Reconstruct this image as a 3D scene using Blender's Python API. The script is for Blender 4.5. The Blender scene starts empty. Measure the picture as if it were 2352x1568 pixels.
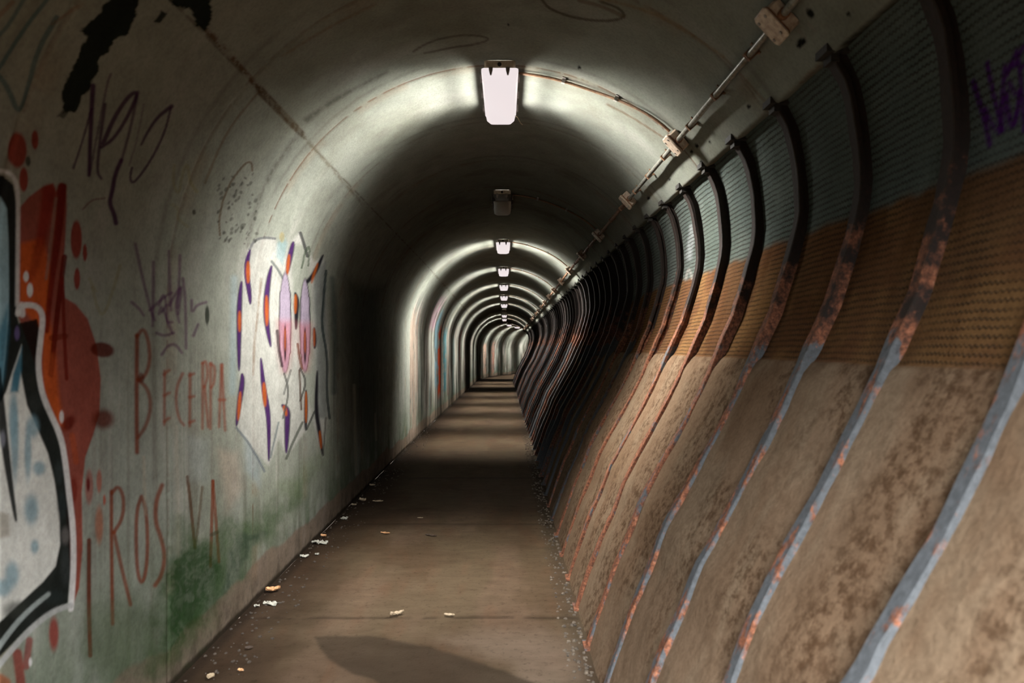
import bpy, math, random
import numpy as np
from mathutils import Vector, Matrix
random.seed(7)
C = bpy.context.scene.collection
PI = math.pi
F = 1600.0            # focal length in pixels of a 2352 px wide frame
EYE = 1.5             # eye height above the floor
VX, VY = 1160.0, 797.0
CX, CZ, R = -0.04, 1.715, 1.435          # arch centre and radius
S0, RC = 36.0, 40.0                       # where the tunnel starts bending right, bend radius
LAMP0, LSP = 4.0, 3.3                     # first lamp and lamp spacing
RIB0, RSP = 1.435, 0.515

def drop(s):
    return 0.01*np.maximum(0, np.asarray(s, float)-10)
def tmap(x, s, z):
    """tunnel coordinates (sideways, along, up) -> world"""
    x = np.asarray(x, float); s = np.asarray(s, float); z = np.asarray(z, float)
    th = np.maximum(0, s-S0)/RC
    px = RC*(1-np.cos(th)) + x*np.cos(th)
    py = np.minimum(s, S0) + RC*np.sin(th) - x*np.sin(th)
    return px, py, z-drop(s)
def theta(s): return max(0.0, s-S0)/RC
def pt(x, s, z):
    a, b, c = tmap(x, s, z); return Vector((float(a), float(b), float(c)))
def lin(c):
    c = np.asarray(c, float)/255.0
    return np.where(c <= 0.04045, c/12.92, ((c+0.055)/1.055)**2.4)
def L4(c): return tuple(float(v) for v in lin(c))+(1.0,)

# ---------------------------------------------------------------- noise
def vn(u, v, seed=0):
    u = np.asarray(u, float); v = np.asarray(v, float)
    rs = np.random.RandomState(seed); T = rs.rand(256, 256)
    iu = np.floor(u).astype(int); iv = np.floor(v).astype(int)
    fu = u-iu; fv = v-iv
    fu = fu*fu*(3-2*fu); fv = fv*fv*(3-2*fv)
    a = T[iu % 256, iv % 256]; b = T[(iu+1) % 256, iv % 256]
    c = T[iu % 256, (iv+1) % 256]; d = T[(iu+1) % 256, (iv+1) % 256]
    return (a*(1-fu)+b*fu)*(1-fv)+(c*(1-fu)+d*fu)*fv
def fbm(u, v, seed=0, n=4):
    t = 0; a = .5; k = 0
    for i in range(n):
        t = t+a*vn(u*2**i, v*2**i, seed+i); k += a; a *= .55
    return t/k
def ss(a, b, x):
    t = np.clip((x-a)/(b-a), 0, 1); return t*t*(3-2*t)

# ---------------------------------------------------------------- painting on mesh points
class Paint:
    def __init__(self, px, py, col):
        self.px, self.py, self.col = px, py, col
    def mix(self, idx, m, c):
        m = m[:, None]; c = lin(c)
        self.col[idx] = self.col[idx]*(1-m)+c*m
    def sub(self, pts, pad):
        p = np.array(pts, float)
        return np.nonzero((self.px > p[:, 0].min()-pad) & (self.px < p[:, 0].max()+pad) &
                          (self.py > p[:, 1].min()-pad) & (self.py < p[:, 1].max()+pad))[0]
    def stroke(self, pts, w, c, a=1.0, soft=None, w2=None, rough=0.0, taper=False):
        if soft is None: soft = max(1.5, w*.35)
        w2 = w if w2 is None else w2
        if w < 12: w = w*1.3+.8; w2 = w2*1.3+.6; soft = soft*1.35
        pts = smooth(pts)
        idx = self.sub(pts, max(w, w2)+soft+2)
        if len(idx) == 0: return
        X = self.px[idx]; Y = self.py[idx]; best = np.full(len(idx), -1e9)
        n = len(pts)-1
        for i in range(n):
            (ax, ay), (bx, by) = pts[i], pts[i+1]
            dx, dy = bx-ax, by-ay; l2 = dx*dx+dy*dy+1e-9
            t = np.clip(((X-ax)*dx+(Y-ay)*dy)/l2, 0, 1)
            d = np.hypot(X-ax-t*dx, Y-ay-t*dy)
            wd = (w+(w2-w)*((i+t)/n))/2
            if taper: wd = wd*(.12+.88*np.sin(PI*np.clip((i+t)/n, 0, 1))**.8)
            best = np.maximum(best, wd-d)
        m = ss(-soft/2, soft/2, best)*a
        if rough: m = m*(1-rough*ss(.45, .6, fbm(X/6, Y/14, 31)))
        self.mix(idx, m, c)
    def poly(self, pts, c, a=1.0, soft=4, rough=0.0, jit=0.0):
        idx = self.sub(pts, soft+2)
        if len(idx) == 0: return
        X = self.px[idx].copy(); Y = self.py[idx].copy()
        if jit:
            X, Y = X+(fbm(X/34, Y/34, 3, 5)-.5)*jit*1.6, Y+(fbm(X/34, Y/34, 5, 5)-.5)*jit*1.6
        inside = np.zeros(len(idx), bool); dist = np.full(len(idx), 1e9)
        n = len(pts)
        for i in range(n):
            (ax, ay), (bx, by) = pts[i], pts[(i+1) % n]
            if ay != by:
                cond = ((ay > Y) != (by > Y)) & (X < (bx-ax)*(Y-ay)/(by-ay)+ax)
                inside ^= cond
            dx, dy = bx-ax, by-ay; l2 = dx*dx+dy*dy+1e-9
            t = np.clip(((X-ax)*dx+(Y-ay)*dy)/l2, 0, 1)
            dist = np.minimum(dist, np.hypot(X-ax-t*dx, Y-ay-t*dy))
        m = ss(-soft/2, soft/2, np.where(inside, dist, -dist))*a
        if rough: m = m*(1-rough*ss(.4, .65, fbm(X/9, Y/22, 41)))
        self.mix(idx, m, c)
    def ell(self, x, y, rx, ry, c, a=1.0, soft=.3, rot=0):
        idx = self.sub([(x-rx*1.6-ry*.5, y-ry*1.6-rx*.5), (x+rx*1.6+ry*.5, y+ry*1.6+rx*.5)], 3)
        if len(idx) == 0: return
        X = self.px[idx]-x; Y = self.py[idx]-y
        cr, sr = math.cos(rot), math.sin(rot)
        d = np.hypot((X*cr+Y*sr)/rx, (-X*sr+Y*cr)/ry)
        self.mix(idx, ss(1+soft, 1-soft, d)*a, c)
def smooth(p, it=2):
    p = [tuple(map(float, q)) for q in p]
    if len(p) < 3: return p
    for _ in range(it):
        q = [p[0]]
        for a, b in zip(p[:-1], p[1:]):
            q.append((a[0]*.75+b[0]*.25, a[1]*.75+b[1]*.25)); q.append((a[0]*.25+b[0]*.75, a[1]*.25+b[1]*.75))
        q.append(p[-1]); p = q
    return p

# ---------------------------------------------------------------- materials
def newmat(name):
    m = bpy.data.materials.new(name); m.use_nodes = True
    nt = m.node_tree; nt.nodes.clear()
    out = nt.nodes.new('ShaderNodeOutputMaterial'); b = nt.nodes.new('ShaderNodeBsdfPrincipled')
    nt.links.new(b.outputs[0], out.inputs[0])
    return m, nt, b
def nd(nt, t, **k):
    n = nt.nodes.new(t)
    for a, v in k.items():
        if a.startswith('i_'): n.inputs[a[2:].replace('_', ' ')].default_value = v
        else: setattr(n, a, v)
    return n
def noise(nt, vec, scale, detail=5, rough=.6):
    n = nd(nt, 'ShaderNodeTexNoise'); n.inputs['Scale'].default_value = scale
    n.inputs['Detail'].default_value = detail; n.inputs['Roughness'].default_value = rough
    if vec is not None: nt.links.new(vec, n.inputs['Vector'])
    return n.outputs['Fac']
def ramp(nt, fac, stops):
    r = nd(nt, 'ShaderNodeValToRGB'); e = r.color_ramp.elements
    while len(e) < len(stops): e.new(.5)
    for k, (p, c) in enumerate(stops):
        e[k].position = p; e[k].color = c if len(c) == 4 else L4(c)
    nt.links.new(fac, r.inputs[0]); return r.outputs[0]
def mixc(nt, fac, a, b, mode='MIX'):
    m = nd(nt, 'ShaderNodeMix', data_type='RGBA', blend_type=mode)
    for sock, v in ((m.inputs[0], fac), (m.inputs[6], a), (m.inputs[7], b)):
        if isinstance(v, (int, float)): sock.default_value = v
        elif isinstance(v, tuple): sock.default_value = v
        else: nt.links.new(v, sock)
    return m.outputs[2]
def mth(nt, op, a, b=None, c=None):
    m = nd(nt, 'ShaderNodeMath', operation=op)
    for i, v in enumerate((a, b, c)):
        if v is None: continue
        if isinstance(v, (int, float)): m.inputs[i].default_value = v
        else: nt.links.new(v, m.inputs[i])
    return m.outputs[0]
def bump(nt, b, h, strength=.3, dist=.01):
    n = nd(nt, 'ShaderNodeBump'); n.inputs['Strength'].default_value = strength; n.inputs['Distance'].default_value = dist
    nt.links.new(h, n.inputs['Height']); nt.links.new(n.outputs[0], b.inputs['Normal'])
def pos(nt): return nd(nt, 'ShaderNodeNewGeometry').outputs['Position']

def painted_mat(name, rough=.8, bs=.35, n1=9, n2=60, var=.22):
    m, nt, b = newmat(name)
    a = nd(nt, 'ShaderNodeAttribute', attribute_name='Col')
    p = pos(nt)
    f1 = noise(nt, p, n1, 6, .65); f2 = noise(nt, p, n2, 4, .6)
    g = ramp(nt, f1, [(.3, (1-var,)*3+(1,)), (.7, (1+var*.3,)*3+(1,))])
    c = mixc(nt, 1.0, a.outputs['Color'], g, 'MULTIPLY')
    g2 = ramp(nt, f2, [(.25, (.82,)*3+(1,)), (.6, (1.04,)*3+(1,))])
    c = mixc(nt, 1.0, c, g2, 'MULTIPLY')
    nt.links.new(c, b.inputs['Base Color']); b.inputs['Roughness'].default_value = rough
    b.inputs['Specular IOR Level'].default_value = 0.0
    bump(nt, b, mth(nt, 'ADD', f1, mth(nt, 'MULTIPLY', f2, .35)), bs, .012)
    return m
M_WALL = painted_mat('wall_paint_concrete', .62, .3)
M_CEIL = painted_mat('ceiling_concrete', .55, .22, 6, 70, .16)

def floor_mat():
    m, nt, b = newmat('dirty_concrete_floor')
    a = nd(nt, 'ShaderNodeAttribute', attribute_name='Col'); p = pos(nt)
    mp = nd(nt, 'ShaderNodeMapping'); nt.links.new(p, mp.inputs[0]); mp.inputs['Scale'].default_value = (1, 2.2, 1)
    f1 = noise(nt, mp.outputs[0], 5, 7, .65); f2 = noise(nt, p, 90, 3, .6); f3 = noise(nt, p, 28, 4, .7)
    c = mixc(nt, 1.0, a.outputs['Color'], ramp(nt, f1, [(.3, (.78, .76, .72, 1)), (.7, (1.1, 1.1, 1.1, 1))]), 'MULTIPLY')
    c = mixc(nt, 1.0, c, ramp(nt, f3, [(.28, (.6, .58, .55, 1)), (.45, (1, 1, 1, 1))]), 'MULTIPLY')
    nt.links.new(c, b.inputs['Base Color'])
    shadow_mask = nd(nt, 'ShaderNodeAttribute', attribute_name='ShadowMask')  # mask of the painted floor shadow, a little smoother there
    nt.links.new(mth(nt, 'SUBTRACT', .85, mth(nt, 'MULTIPLY', shadow_mask.outputs['Fac'], .2)), b.inputs['Roughness'])
    b.inputs['Specular IOR Level'].default_value = .06
    bump(nt, b, mth(nt, 'ADD', mth(nt, 'MULTIPLY', f3, .8), f2), .35, .006)
    return m
M_FLOOR = floor_mat()

def bay_mat():
    """sprayed bays: attribute colour, lath corrugation on UV (u along tunnel, v along the profile) where Lath = 1"""
    m, nt, b = newmat('rib_lath_and_render')
    a = nd(nt, 'ShaderNodeAttribute', attribute_name='Col'); la = nd(nt, 'ShaderNodeAttribute', attribute_name='Lath').outputs['Fac']
    uv = nd(nt, 'ShaderNodeUVMap'); sx = nd(nt, 'ShaderNodeSeparateXYZ'); nt.links.new(uv.outputs[0], sx.inputs[0])
    p = pos(nt)
    wob = mth(nt, 'MULTIPLY', noise(nt, p, 14, 2), .5)
    v = mth(nt, 'ADD', mth(nt, 'MULTIPLY', sx.outputs[1], 1/.0235), wob)
    u = mth(nt, 'ADD', mth(nt, 'MULTIPLY', sx.outputs[0], 1/.019), mth(nt, 'MULTIPLY', mth(nt, 'FLOOR', v), .5))
    ridge = mth(nt, 'ABSOLUTE', mth(nt, 'SUBTRACT', mth(nt, 'FRACT', v), .5))     # 0..0.5, 0.5 = line
    line = mth(nt, 'SMOOTH_MIN', 1.0, mth(nt, 'MULTIPLY', mth(nt, 'MAXIMUM', mth(nt, 'SUBTRACT', ridge, .30), 0.0), 6.0), .05)
    hu = mth(nt, 'ABSOLUTE', mth(nt, 'SUBTRACT', mth(nt, 'FRACT', u), .5))
    hole = mth(nt, 'MULTIPLY', mth(nt, 'MULTIPLY', mth(nt, 'MAXIMUM', mth(nt, 'SUBTRACT', ridge, .2), 0), 4.2),
               mth(nt, 'MULTIPLY', mth(nt, 'MAXIMUM', mth(nt, 'SUBTRACT', hu, .16), 0), 4.4))
    patch = ramp(nt, noise(nt, p, 6, 3), [(.33, (.35,)*3+(1,)), (.6, (1, 1, 1, 1))])
    dark = mth(nt, 'MULTIPLY', mth(nt, 'MULTIPLY', mth(nt, 'MINIMUM', mth(nt, 'ADD', mth(nt, 'MULTIPLY', line, .42), hole), 1.0), la), patch)
    f1 = noise(nt, p, 24, 7, .75); f2 = noise(nt, p, 70, 4, .6)
    # mottled dark patches in the smooth render
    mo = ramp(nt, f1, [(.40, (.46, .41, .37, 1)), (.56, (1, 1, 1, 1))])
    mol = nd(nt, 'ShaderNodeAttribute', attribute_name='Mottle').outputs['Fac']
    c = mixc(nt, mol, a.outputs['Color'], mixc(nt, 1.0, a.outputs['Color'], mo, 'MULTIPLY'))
    c = mixc(nt, 1.0, c, ramp(nt, f2, [(.25, (.8, .79, .78, 1)), (.62, (1.05, 1.05, 1.05, 1))]), 'MULTIPLY')
    c = mixc(nt, mth(nt, 'MULTIPLY', dark, .8), c, L4((42, 36, 30)))
    nt.links.new(c, b.inputs['Base Color']); b.inputs['Roughness'].default_value = .8
    b.inputs['Specular IOR Level'].default_value = .0
    h = mth(nt, 'SUBTRACT', mth(nt, 'ADD', mth(nt, 'MULTIPLY', f1, .8), mth(nt, 'MULTIPLY', f2, .5)), mth(nt, 'MULTIPLY', dark, 1.0))
    bump(nt, b, h, .55, .010)
    return m
M_BAY = bay_mat()

def rib_mat():
    m, nt, b = newmat('rusty_painted_steel')
    p = pos(nt); oi = nd(nt, 'ShaderNodeObjectInfo')
    mp = nd(nt, 'ShaderNodeMapping'); nt.links.new(p, mp.inputs[0]); mp.inputs['Scale'].default_value = (1, 1.6, .55)
    f = noise(nt, mp.outputs[0], 11, 6, .68); f2 = noise(nt, p, 55, 4, .7)
    sz = nd(nt, 'ShaderNodeSeparateXYZ'); nt.links.new(p, sz.inputs[0])
    cr = nd(nt, 'ShaderNodeSeparateColor'); nt.links.new(oi.outputs['Color'], cr.inputs[0])
    hi = mth(nt, 'MULTIPLY', mth(nt, 'SUBTRACT', sz.outputs[2], 1.50), 2.2)
    hi = mth(nt, 'MINIMUM', mth(nt, 'MAXIMUM', hi, 0.0), .32)
    k = mth(nt, 'ADD', mth(nt, 'ADD', f, hi), mth(nt, 'SUBTRACT', cr.outputs[0], .5))
    rustm = ramp(nt, k, [(.53, (0, 0, 0, 1)), (.60, (1, 1, 1, 1))])
    rust = ramp(nt, f2, [(.2, (34, 22, 16)), (.42, (82, 49, 32)), (.6, (128, 78, 54)), (.8, (164, 122, 96))])
    blue = ramp(nt, f2, [(.25, (56, 58, 60)), (.7, (82, 84, 87))])
    c = mixc(nt, rustm, blue, rust)
    # upper length: dark rust, with the backlit shade painted in near-black
    dk = ramp(nt, mth(nt, 'ADD', noise(nt, p, 7, 5, .7), mth(nt, 'MULTIPLY', mth(nt, 'SUBTRACT', sz.outputs[2], 1.9), .55)),
              [(.34, (0, 0, 0, 1)), (.47, (1, 1, 1, 1))])
    c = mixc(nt, mth(nt, 'MULTIPLY', dk, .96), c, L4((24, 18, 14)))
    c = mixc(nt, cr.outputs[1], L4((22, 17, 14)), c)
    nt.links.new(c, b.inputs['Base Color']); b.inputs['Roughness'].default_value = .75
    b.inputs['Specular IOR Level'].default_value = .3
    bump(nt, b, mth(nt, 'ADD', f2, f), .5, .006)
    return m
M_RIB = rib_mat()

def simple(name, c1, c2, scale=30, rough=.6, metal=0.0, bs=.2, spec=.5):
    m, nt, b = newmat(name); p = pos(nt); f = noise(nt, p, scale, 5, .65)
    nt.links.new(ramp(nt, f, [(.35, c1), (.65, c2)]), b.inputs['Base Color'])
    b.inputs['Roughness'].default_value = rough; b.inputs['Metallic'].default_value = metal
    b.inputs['Specular IOR Level'].default_value = spec
    bump(nt, b, f, bs, .003); return m
M_HOUSE = simple('lamp_housing_cream', (178, 162, 138), (218, 202, 178), 40, .5)
M_CLIP = simple('lamp_clip_grey', (110, 104, 98), (150, 142, 134), 60, .45)
M_BOX = simple('junction_box_cream', (150, 128, 110), (190, 172, 152), 45, .5)
M_BOXRUST = simple('box_seam_rust', (96, 60, 38), (140, 96, 66), 60, .8)
M_PIPE = simple('galvanised_conduit', (96, 92, 82), (150, 148, 138), 35, .38, .5)
M_PIPER = simple('rusty_conduit', (92, 62, 42), (128, 96, 70), 40, .6)
M_DARK = simple('dark_iron', (18, 16, 14), (40, 34, 28), 40, .8)
M_LEAFO = simple('dry_leaf_tan', (140, 98, 62), (196, 148, 104), 60, .7)
M_LEAFP = simple('dry_leaf_pale', (120, 104, 82), (170, 150, 122), 60, .7)
M_LEAFD = simple('dry_leaf_dark', (40, 30, 22), (70, 52, 38), 60, .8)
M_PAPER = simple('paper_scrap_white', (112, 110, 100), (168, 164, 152), 50, .8)
M_GRIT = simple('grit', (50, 42, 34), (98, 86, 72), 25, .9)
M_GRITD = simple('grit_dark', (30, 24, 18), (66, 54, 42), 120, .9)
def lens_mat(on):
    m, nt, b = newmat('glowing_lamp_lens' if on else 'unlit_lamp_lens')
    p = pos(nt)
    if on:
        b.inputs['Base Color'].default_value = (.7, .68, .66, 1); b.inputs['Roughness'].default_value = .3
        b.inputs['Emission Color'].default_value = L4((238, 226, 226)); b.inputs['Emission Strength'].default_value = 1.0
        b.inputs['Base Color'].default_value = (.04, .04, .04, 1)
    else:
        nt.links.new(ramp(nt, noise(nt, p, 30), [(.3, (42, 42, 38)), (.7, (62, 61, 56))]), b.inputs['Base Color'])
        b.inputs['Roughness'].default_value = .35
    return m
M_ON, M_OFF = lens_mat(True), lens_mat(False)

# ---------------------------------------------------------------- object helpers
def link(o, parent=None):
    C.objects.link(o)
    if parent: o.parent = parent
    return o
def mesh_obj(name, V, Fc, mat, parent=None, smooth_=False):
    me = bpy.data.meshes.new(name); me.from_pydata([tuple(v) for v in V], [], Fc); me.update()
    me.materials.append(mat)
    if smooth_: me.polygons.foreach_set('use_smooth', [True]*len(me.polygons))
    return link(bpy.data.objects.new(name, me), parent)
def tag(o, label, cat, group=None, kind=None):
    if label: o['label'] = label
    if cat: o['category'] = cat
    if group: o['group'] = group
    if kind: o['kind'] = kind
    return o
def empty(name, loc, rz=0.0):
    o = bpy.data.objects.new(name, None); o.empty_display_size = .1
    o.location = loc; o.rotation_euler = (0, 0, rz); return link(o)
def copy_tree(root, loc, rz):
    r = root.copy(); C.objects.link(r); r.location = loc; r.rotation_euler = (0, 0, rz)
    for ch in list(root.children):
        c = ch.copy(); C.objects.link(c); c.parent = r
        for g in list(ch.children):
            d = g.copy(); C.objects.link(d); d.parent = c
    return r
class MB:
    def __init__(self): self.V = []; self.F = []
    def prism(self, ring_a, ring_b, cap=True):
        n = len(ring_a); k = len(self.V); self.V += list(ring_a)+list(ring_b)
        for i in range(n): self.F.append((k+i, k+(i+1) % n, k+n+(i+1) % n, k+n+i))
        if cap: self.F.append(tuple(k+n-1-i for i in range(n))); self.F.append(tuple(k+n+i for i in range(n)))
    def box(self, x0, x1, y0, y1, z0, z1, ch=0.0):
        if ch:
            def r(z, e): return [(x0+e+ch, y0+e, z), (x1-e-ch, y0+e, z), (x1-e, y0+e+ch, z), (x1-e, y1-e-ch, z), (x1-e-ch, y1-e, z), (x0+e+ch, y1-e, z), (x0+e, y1-e-ch, z), (x0+e, y0+e+ch, z)]
            self.stack([r(z0, ch*.5), r(z0+ch*.5, 0), r(z1-ch*.5, 0), r(z1, ch*.5)])
        else:
            self.prism([(x0, y0, z0), (x1, y0, z0), (x1, y1, z0), (x0, y1, z0)], [(x0, y0, z1), (x1, y0, z1), (x1, y1, z1), (x0, y1, z1)])
    def stack(self, rings):
        n = len(rings[0]); k = len(self.V)
        for r in rings: self.V += list(r)
        for j in range(len(rings)-1):
            for i in range(n): self.F.append((k+j*n+i, k+j*n+(i+1) % n, k+(j+1)*n+(i+1) % n, k+(j+1)*n+i))
        self.F.append(tuple(k+n-1-i for i in range(n))); m = k+(len(rings)-1)*n; self.F.append(tuple(m+i for i in range(n)))
    def tube(self, pts, r, seg=12):
        pts = [Vector(p) for p in pts]; rings = []
        up = Vector((0, 0, 1))
        for i, p in enumerate(pts):
            t = (pts[min(i+1, len(pts)-1)]-pts[max(i-1, 0)]).normalized()
            a = t.cross(up)
            if a.length < .1: a = t.cross(Vector((1, 0, 0)))
            a.normalize(); b = t.cross(a)
            rr = r[i] if isinstance(r, (list, tuple)) else r
            rings.append([tuple(p+(a*math.cos(2*PI*k/seg)+b*math.sin(2*PI*k/seg))*rr) for k in range(seg)])
        self.stack(rings)
    def xf(self, M):
        self.V = [tuple(M @ Vector(v)) for v in self.V]; return self
    def build(self, name, mat, parent=None, sm=False):
        return mesh_obj(name, self.V, self.F, mat, parent, sm)
def shade_auto(o, ang=35):
    me = o.data; me.polygons.foreach_set('use_smooth', [True]*len(me.polygons))
    me.set_sharp_from_angle(angle=math.radians(ang))

def grid_mesh(name, grids, mat, attrs=(), uv=False, kind='structure'):
    """grids: list of dict(P=(ns,nv,3), col=(ns,nv,3), <attr>=(ns,nv), uv=(ns,nv,2)) joined into one mesh"""
    Vs, Fs, Cs, As, UVs, k = [], [], [], {a: [] for a in attrs}, [], 0
    for g in grids:
        ns, nv = g['P'].shape[:2]
        Vs.append(g['P'].reshape(-1, 3)); Cs.append(g['col'].reshape(-1, 3))
        for a in attrs: As[a].append(g[a].reshape(-1))
        if uv: UVs.append(g['uv'].reshape(-1, 2))
        i = np.arange(ns-1)[:, None]*nv+np.arange(nv-1)[None, :]+k
        Fs.append(np.stack([i, i+1, i+nv+1, i+nv], -1).reshape(-1, 4)); k += ns*nv
    V = np.concatenate(Vs); Fc = np.concatenate(Fs); Cc = np.concatenate(Cs)
    me = bpy.data.meshes.new(name)
    me.vertices.add(len(V)); me.vertices.foreach_set('co', V.astype(np.float32).ravel())
    me.loops.add(Fc.size); me.loops.foreach_set('vertex_index', Fc.astype(np.int32).ravel())
    me.polygons.add(len(Fc)); me.polygons.foreach_set('loop_start', np.arange(0, Fc.size, 4, dtype=np.int32))
    me.polygons.foreach_set('loop_total', np.full(len(Fc), 4, dtype=np.int32))
    me.polygons.foreach_set('use_smooth', np.ones(len(Fc), bool))
    me.update(calc_edges=True)
    ca = me.color_attributes.new('Col', 'FLOAT_COLOR', 'POINT')
    ca.data.foreach_set('color', np.concatenate([np.clip(Cc*.42, 0, 1), np.ones((len(Cc), 1))], 1).astype(np.float32).ravel())
    for a in attrs:
        at = me.attributes.new(a, 'FLOAT', 'POINT'); at.data.foreach_set('value', np.concatenate(As[a]).astype(np.float32))
    if uv:
        ul = me.uv_layers.new(name='UVMap'); U = np.concatenate(UVs)[Fc.ravel()]
        ul.data.foreach_set('uv', U.astype(np.float32).ravel())
    me.materials.append(mat); me.validate()
    o = link(bpy.data.objects.new(name, me)); o['kind'] = kind
    return o

def columns(s_from, px_step, s_to, smax):
    out = [s_from]
    while out[-1] < s_to:
        s = out[-1]; out.append(min(s_to, s+min(smax, px_step*s*s/2366)))
    return np.array(out)

SEAM = math.radians(138.6); REDGE = math.radians(34.7)
def left_profile(step):
    n1 = max(2, int(CZ/step)); z = np.linspace(0, CZ, n1, endpoint=False)
    n2 = max(3, int(R*(PI-SEAM)/step)); a = np.linspace(PI, SEAM, n2)
    return (np.concatenate([np.full(n1, CX-R), CX+R*np.cos(a)]), np.concatenate([z, CZ+R*np.sin(a)]))
def ceil_profile(step):
    n = max(8, int(R*(SEAM-REDGE)/step)); a = np.linspace(SEAM, REDGE, n)
    x = CX+R*np.cos(a); z = CZ+R*np.sin(a)
    return np.concatenate([x, [x[-1]+.012, x[-1]+.05, x[-1]+.14]]), np.concatenate([z, [z[-1]-.004, z[-1]+.012, z[-1]+.06]])
def relief(S, Zp, joint, amp=.004):
    """shutter joints every 1.03 m and slight unevenness: returns inward offset"""
    d = np.abs((S-3.05+.515) % 1.03-.515)
    return -amp*ss(.02, 0, d)*joint + .006*(fbm(S*1.3, Zp*1.3, 61)-.5)

# ---------------------------------------------------------------- wall_left and ceiling
def arch_surface(S, X, Z, is_ceiling):
    nx = np.where(Z > CZ, -(X-CX)/R, 1.0); nz = np.where(Z > CZ, -(Z-CZ)/R, 0.0)
    off = relief(S, Z+X, 1.0)
    PXl = X+nx*off; PZl = Z+nz*off
    return np.stack(tmap(PXl, S, PZl), -1)

def arch_colour(S, X, Z, near):
    shp = S.shape
    t = np.where(Z > CZ, CZ+R*np.arctan2(Z-CZ, -(X-CX)), Z)          # length along the profile, floor = 0
    base = lin((176, 179, 166))
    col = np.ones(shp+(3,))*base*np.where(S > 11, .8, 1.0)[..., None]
    def mixin(m, c):
        col[:] = col*(1-m[..., None])+lin(c)*m[..., None]
    n1 = fbm(S*1.7, t*1.1, 11); n2 = fbm(S*6, t*1.6, 15); n3 = fbm(S*22, t*1.0, 19, 3)
    mixin(ss(.45, .8, n1)*.35, (150, 148, 128))
    mixin(ss(.5, .85, n2)*.35, (196, 192, 184))
    st = ss(.55, .8, n3)*ss(2.4, .9, t)
    mixin(st*.35, (130, 122, 108)); mixin(ss(.62, .8, fbm(S*30, t*.7, 23, 3))*ss(2.2, .8, t)*.35, (206, 200, 190))
    # moss and damp near the floor
    hgt = .62*fbm(S*1.1, S*0+3, 27)+.12
    mixin(ss(1.25, .35, t/(hgt+.25))*.55*ss(.3, .6, fbm(S*5, t*2.2, 33)), (92, 112, 78))
    mixin(ss(1.0, .2, t/(hgt*.6+.12))*.45*ss(.4, .6, fbm(S*9, t*3, 37)), (58, 84, 52))
    pl = .13+.14*fbm(S*2.3, S*0, 43)
    mixin(ss(pl+.015, pl-.015, t)*.8, (150, 128, 112))
    mixin(ss(.045, .02, t+.02*(fbm(S*14, t*9, 47)-.5))*.9, (52, 44, 36))
    mixin(ss(.25, .0, t)*.5*ss(.5, .7, fbm(S*13, t*9, 51)), (70, 62, 50))
    # shutter joints: rust-stained lines
    ph = (S-3.05+.515) % 1.03-.515
    k = np.round((S-3.05)/1.03)
    strength = np.where(k == 1, 1.0, .38)
    ln = ss(.016, .004, np.abs(ph+.010*(fbm(S*0+t*7, t*7, 55)-.5)))*ss(.3, .5, fbm(t*20, k, 57))
    mixin(ln*strength*.75*ss(.25, .6, t), (112, 74, 52))
    mixin(ss(.035, .0, np.abs(ph+.12))*.30*ss(.35, .6, fbm(t*3, k, 59)), (92, 88, 76))
    # warm efflorescence beside the joints
    mixin(ss(.10, .0, np.abs(ph-.03))*.22*ss(.45, .65, fbm(t*4, k*3, 63)), (176, 140, 104))
    # longitudinal seam
    sd = np.abs(t-(CZ+R*(PI-SEAM)))
    mixin(ss(.012, .002, sd)*.55*ss(.35, .55, fbm(S*14, t*5, 67)), (96, 84, 64))
    # sooty blotches overhead
    mixin(ss(.5, .75, fbm(S*2.6, t*2.4, 71))*.35*ss(1.9, 2.9, t), (128, 124, 108))
    if not near:
        # painted panels far down the wall: vertical smears of colour
        h = fbm(S*3.1, t*.35, 75)
        for c, lo, sd_ in (((70, 96, 98), .60, 77), ((150, 128, 118), .52, 79), ((86, 84, 74), .50, 81), ((214, 208, 198), .60, 83)):
            mixin(ss(lo, lo+.10, fbm(S*5.0, t*.45+sd_, sd_, 3))*.6*ss(2.5, 2.0, t)*ss(.15, .5, t), c)
        mixin(ss(.50, .60, fbm(S*4.2+9, t*.3, 87, 4))*.75*np.where(S > 13, 1, 0)*ss(2.9, 2.3, t), (66, 68, 58))
        def band(s0, s1, z0, z1, c, a):
            mixin(ss(s0-.1, s0+.1, S)*ss(s1+.1, s1-.1, S)*ss(z0-.1, z0+.1, t)*ss(z1+.12, z1-.12, t)*a*ss(.3, .45, fbm(S*8, t*3, 91)), c)
        band(15.3, 15.9, .45, 2.0, (206, 84, 48), .95); band(14.6, 15.2, .7, 2.35, (110, 150, 165), .7); band(13.4, 14.4, 1.9, 2.6, (176, 128, 150), .45)
        band(16.6, 17.4, .5, 2.0, (66, 118, 126), .8); band(10.6, 11.7, .1, 2.1, (196, 170, 150), .55); band(17.8, 18.2, .3, 2.1, (130, 76, 62), .5)
        band(19.5, 20.5, .3, 1.9, (120, 140, 138), .6); band(22.4, 22.8, 1.2, 2.2, (150, 60, 50), .7); band(40, 41.2, .2, 2, (190, 150, 130), .6)
        band(43, 43.8, .2, 2.2, (200, 130, 110), .5)
    return col

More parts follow.
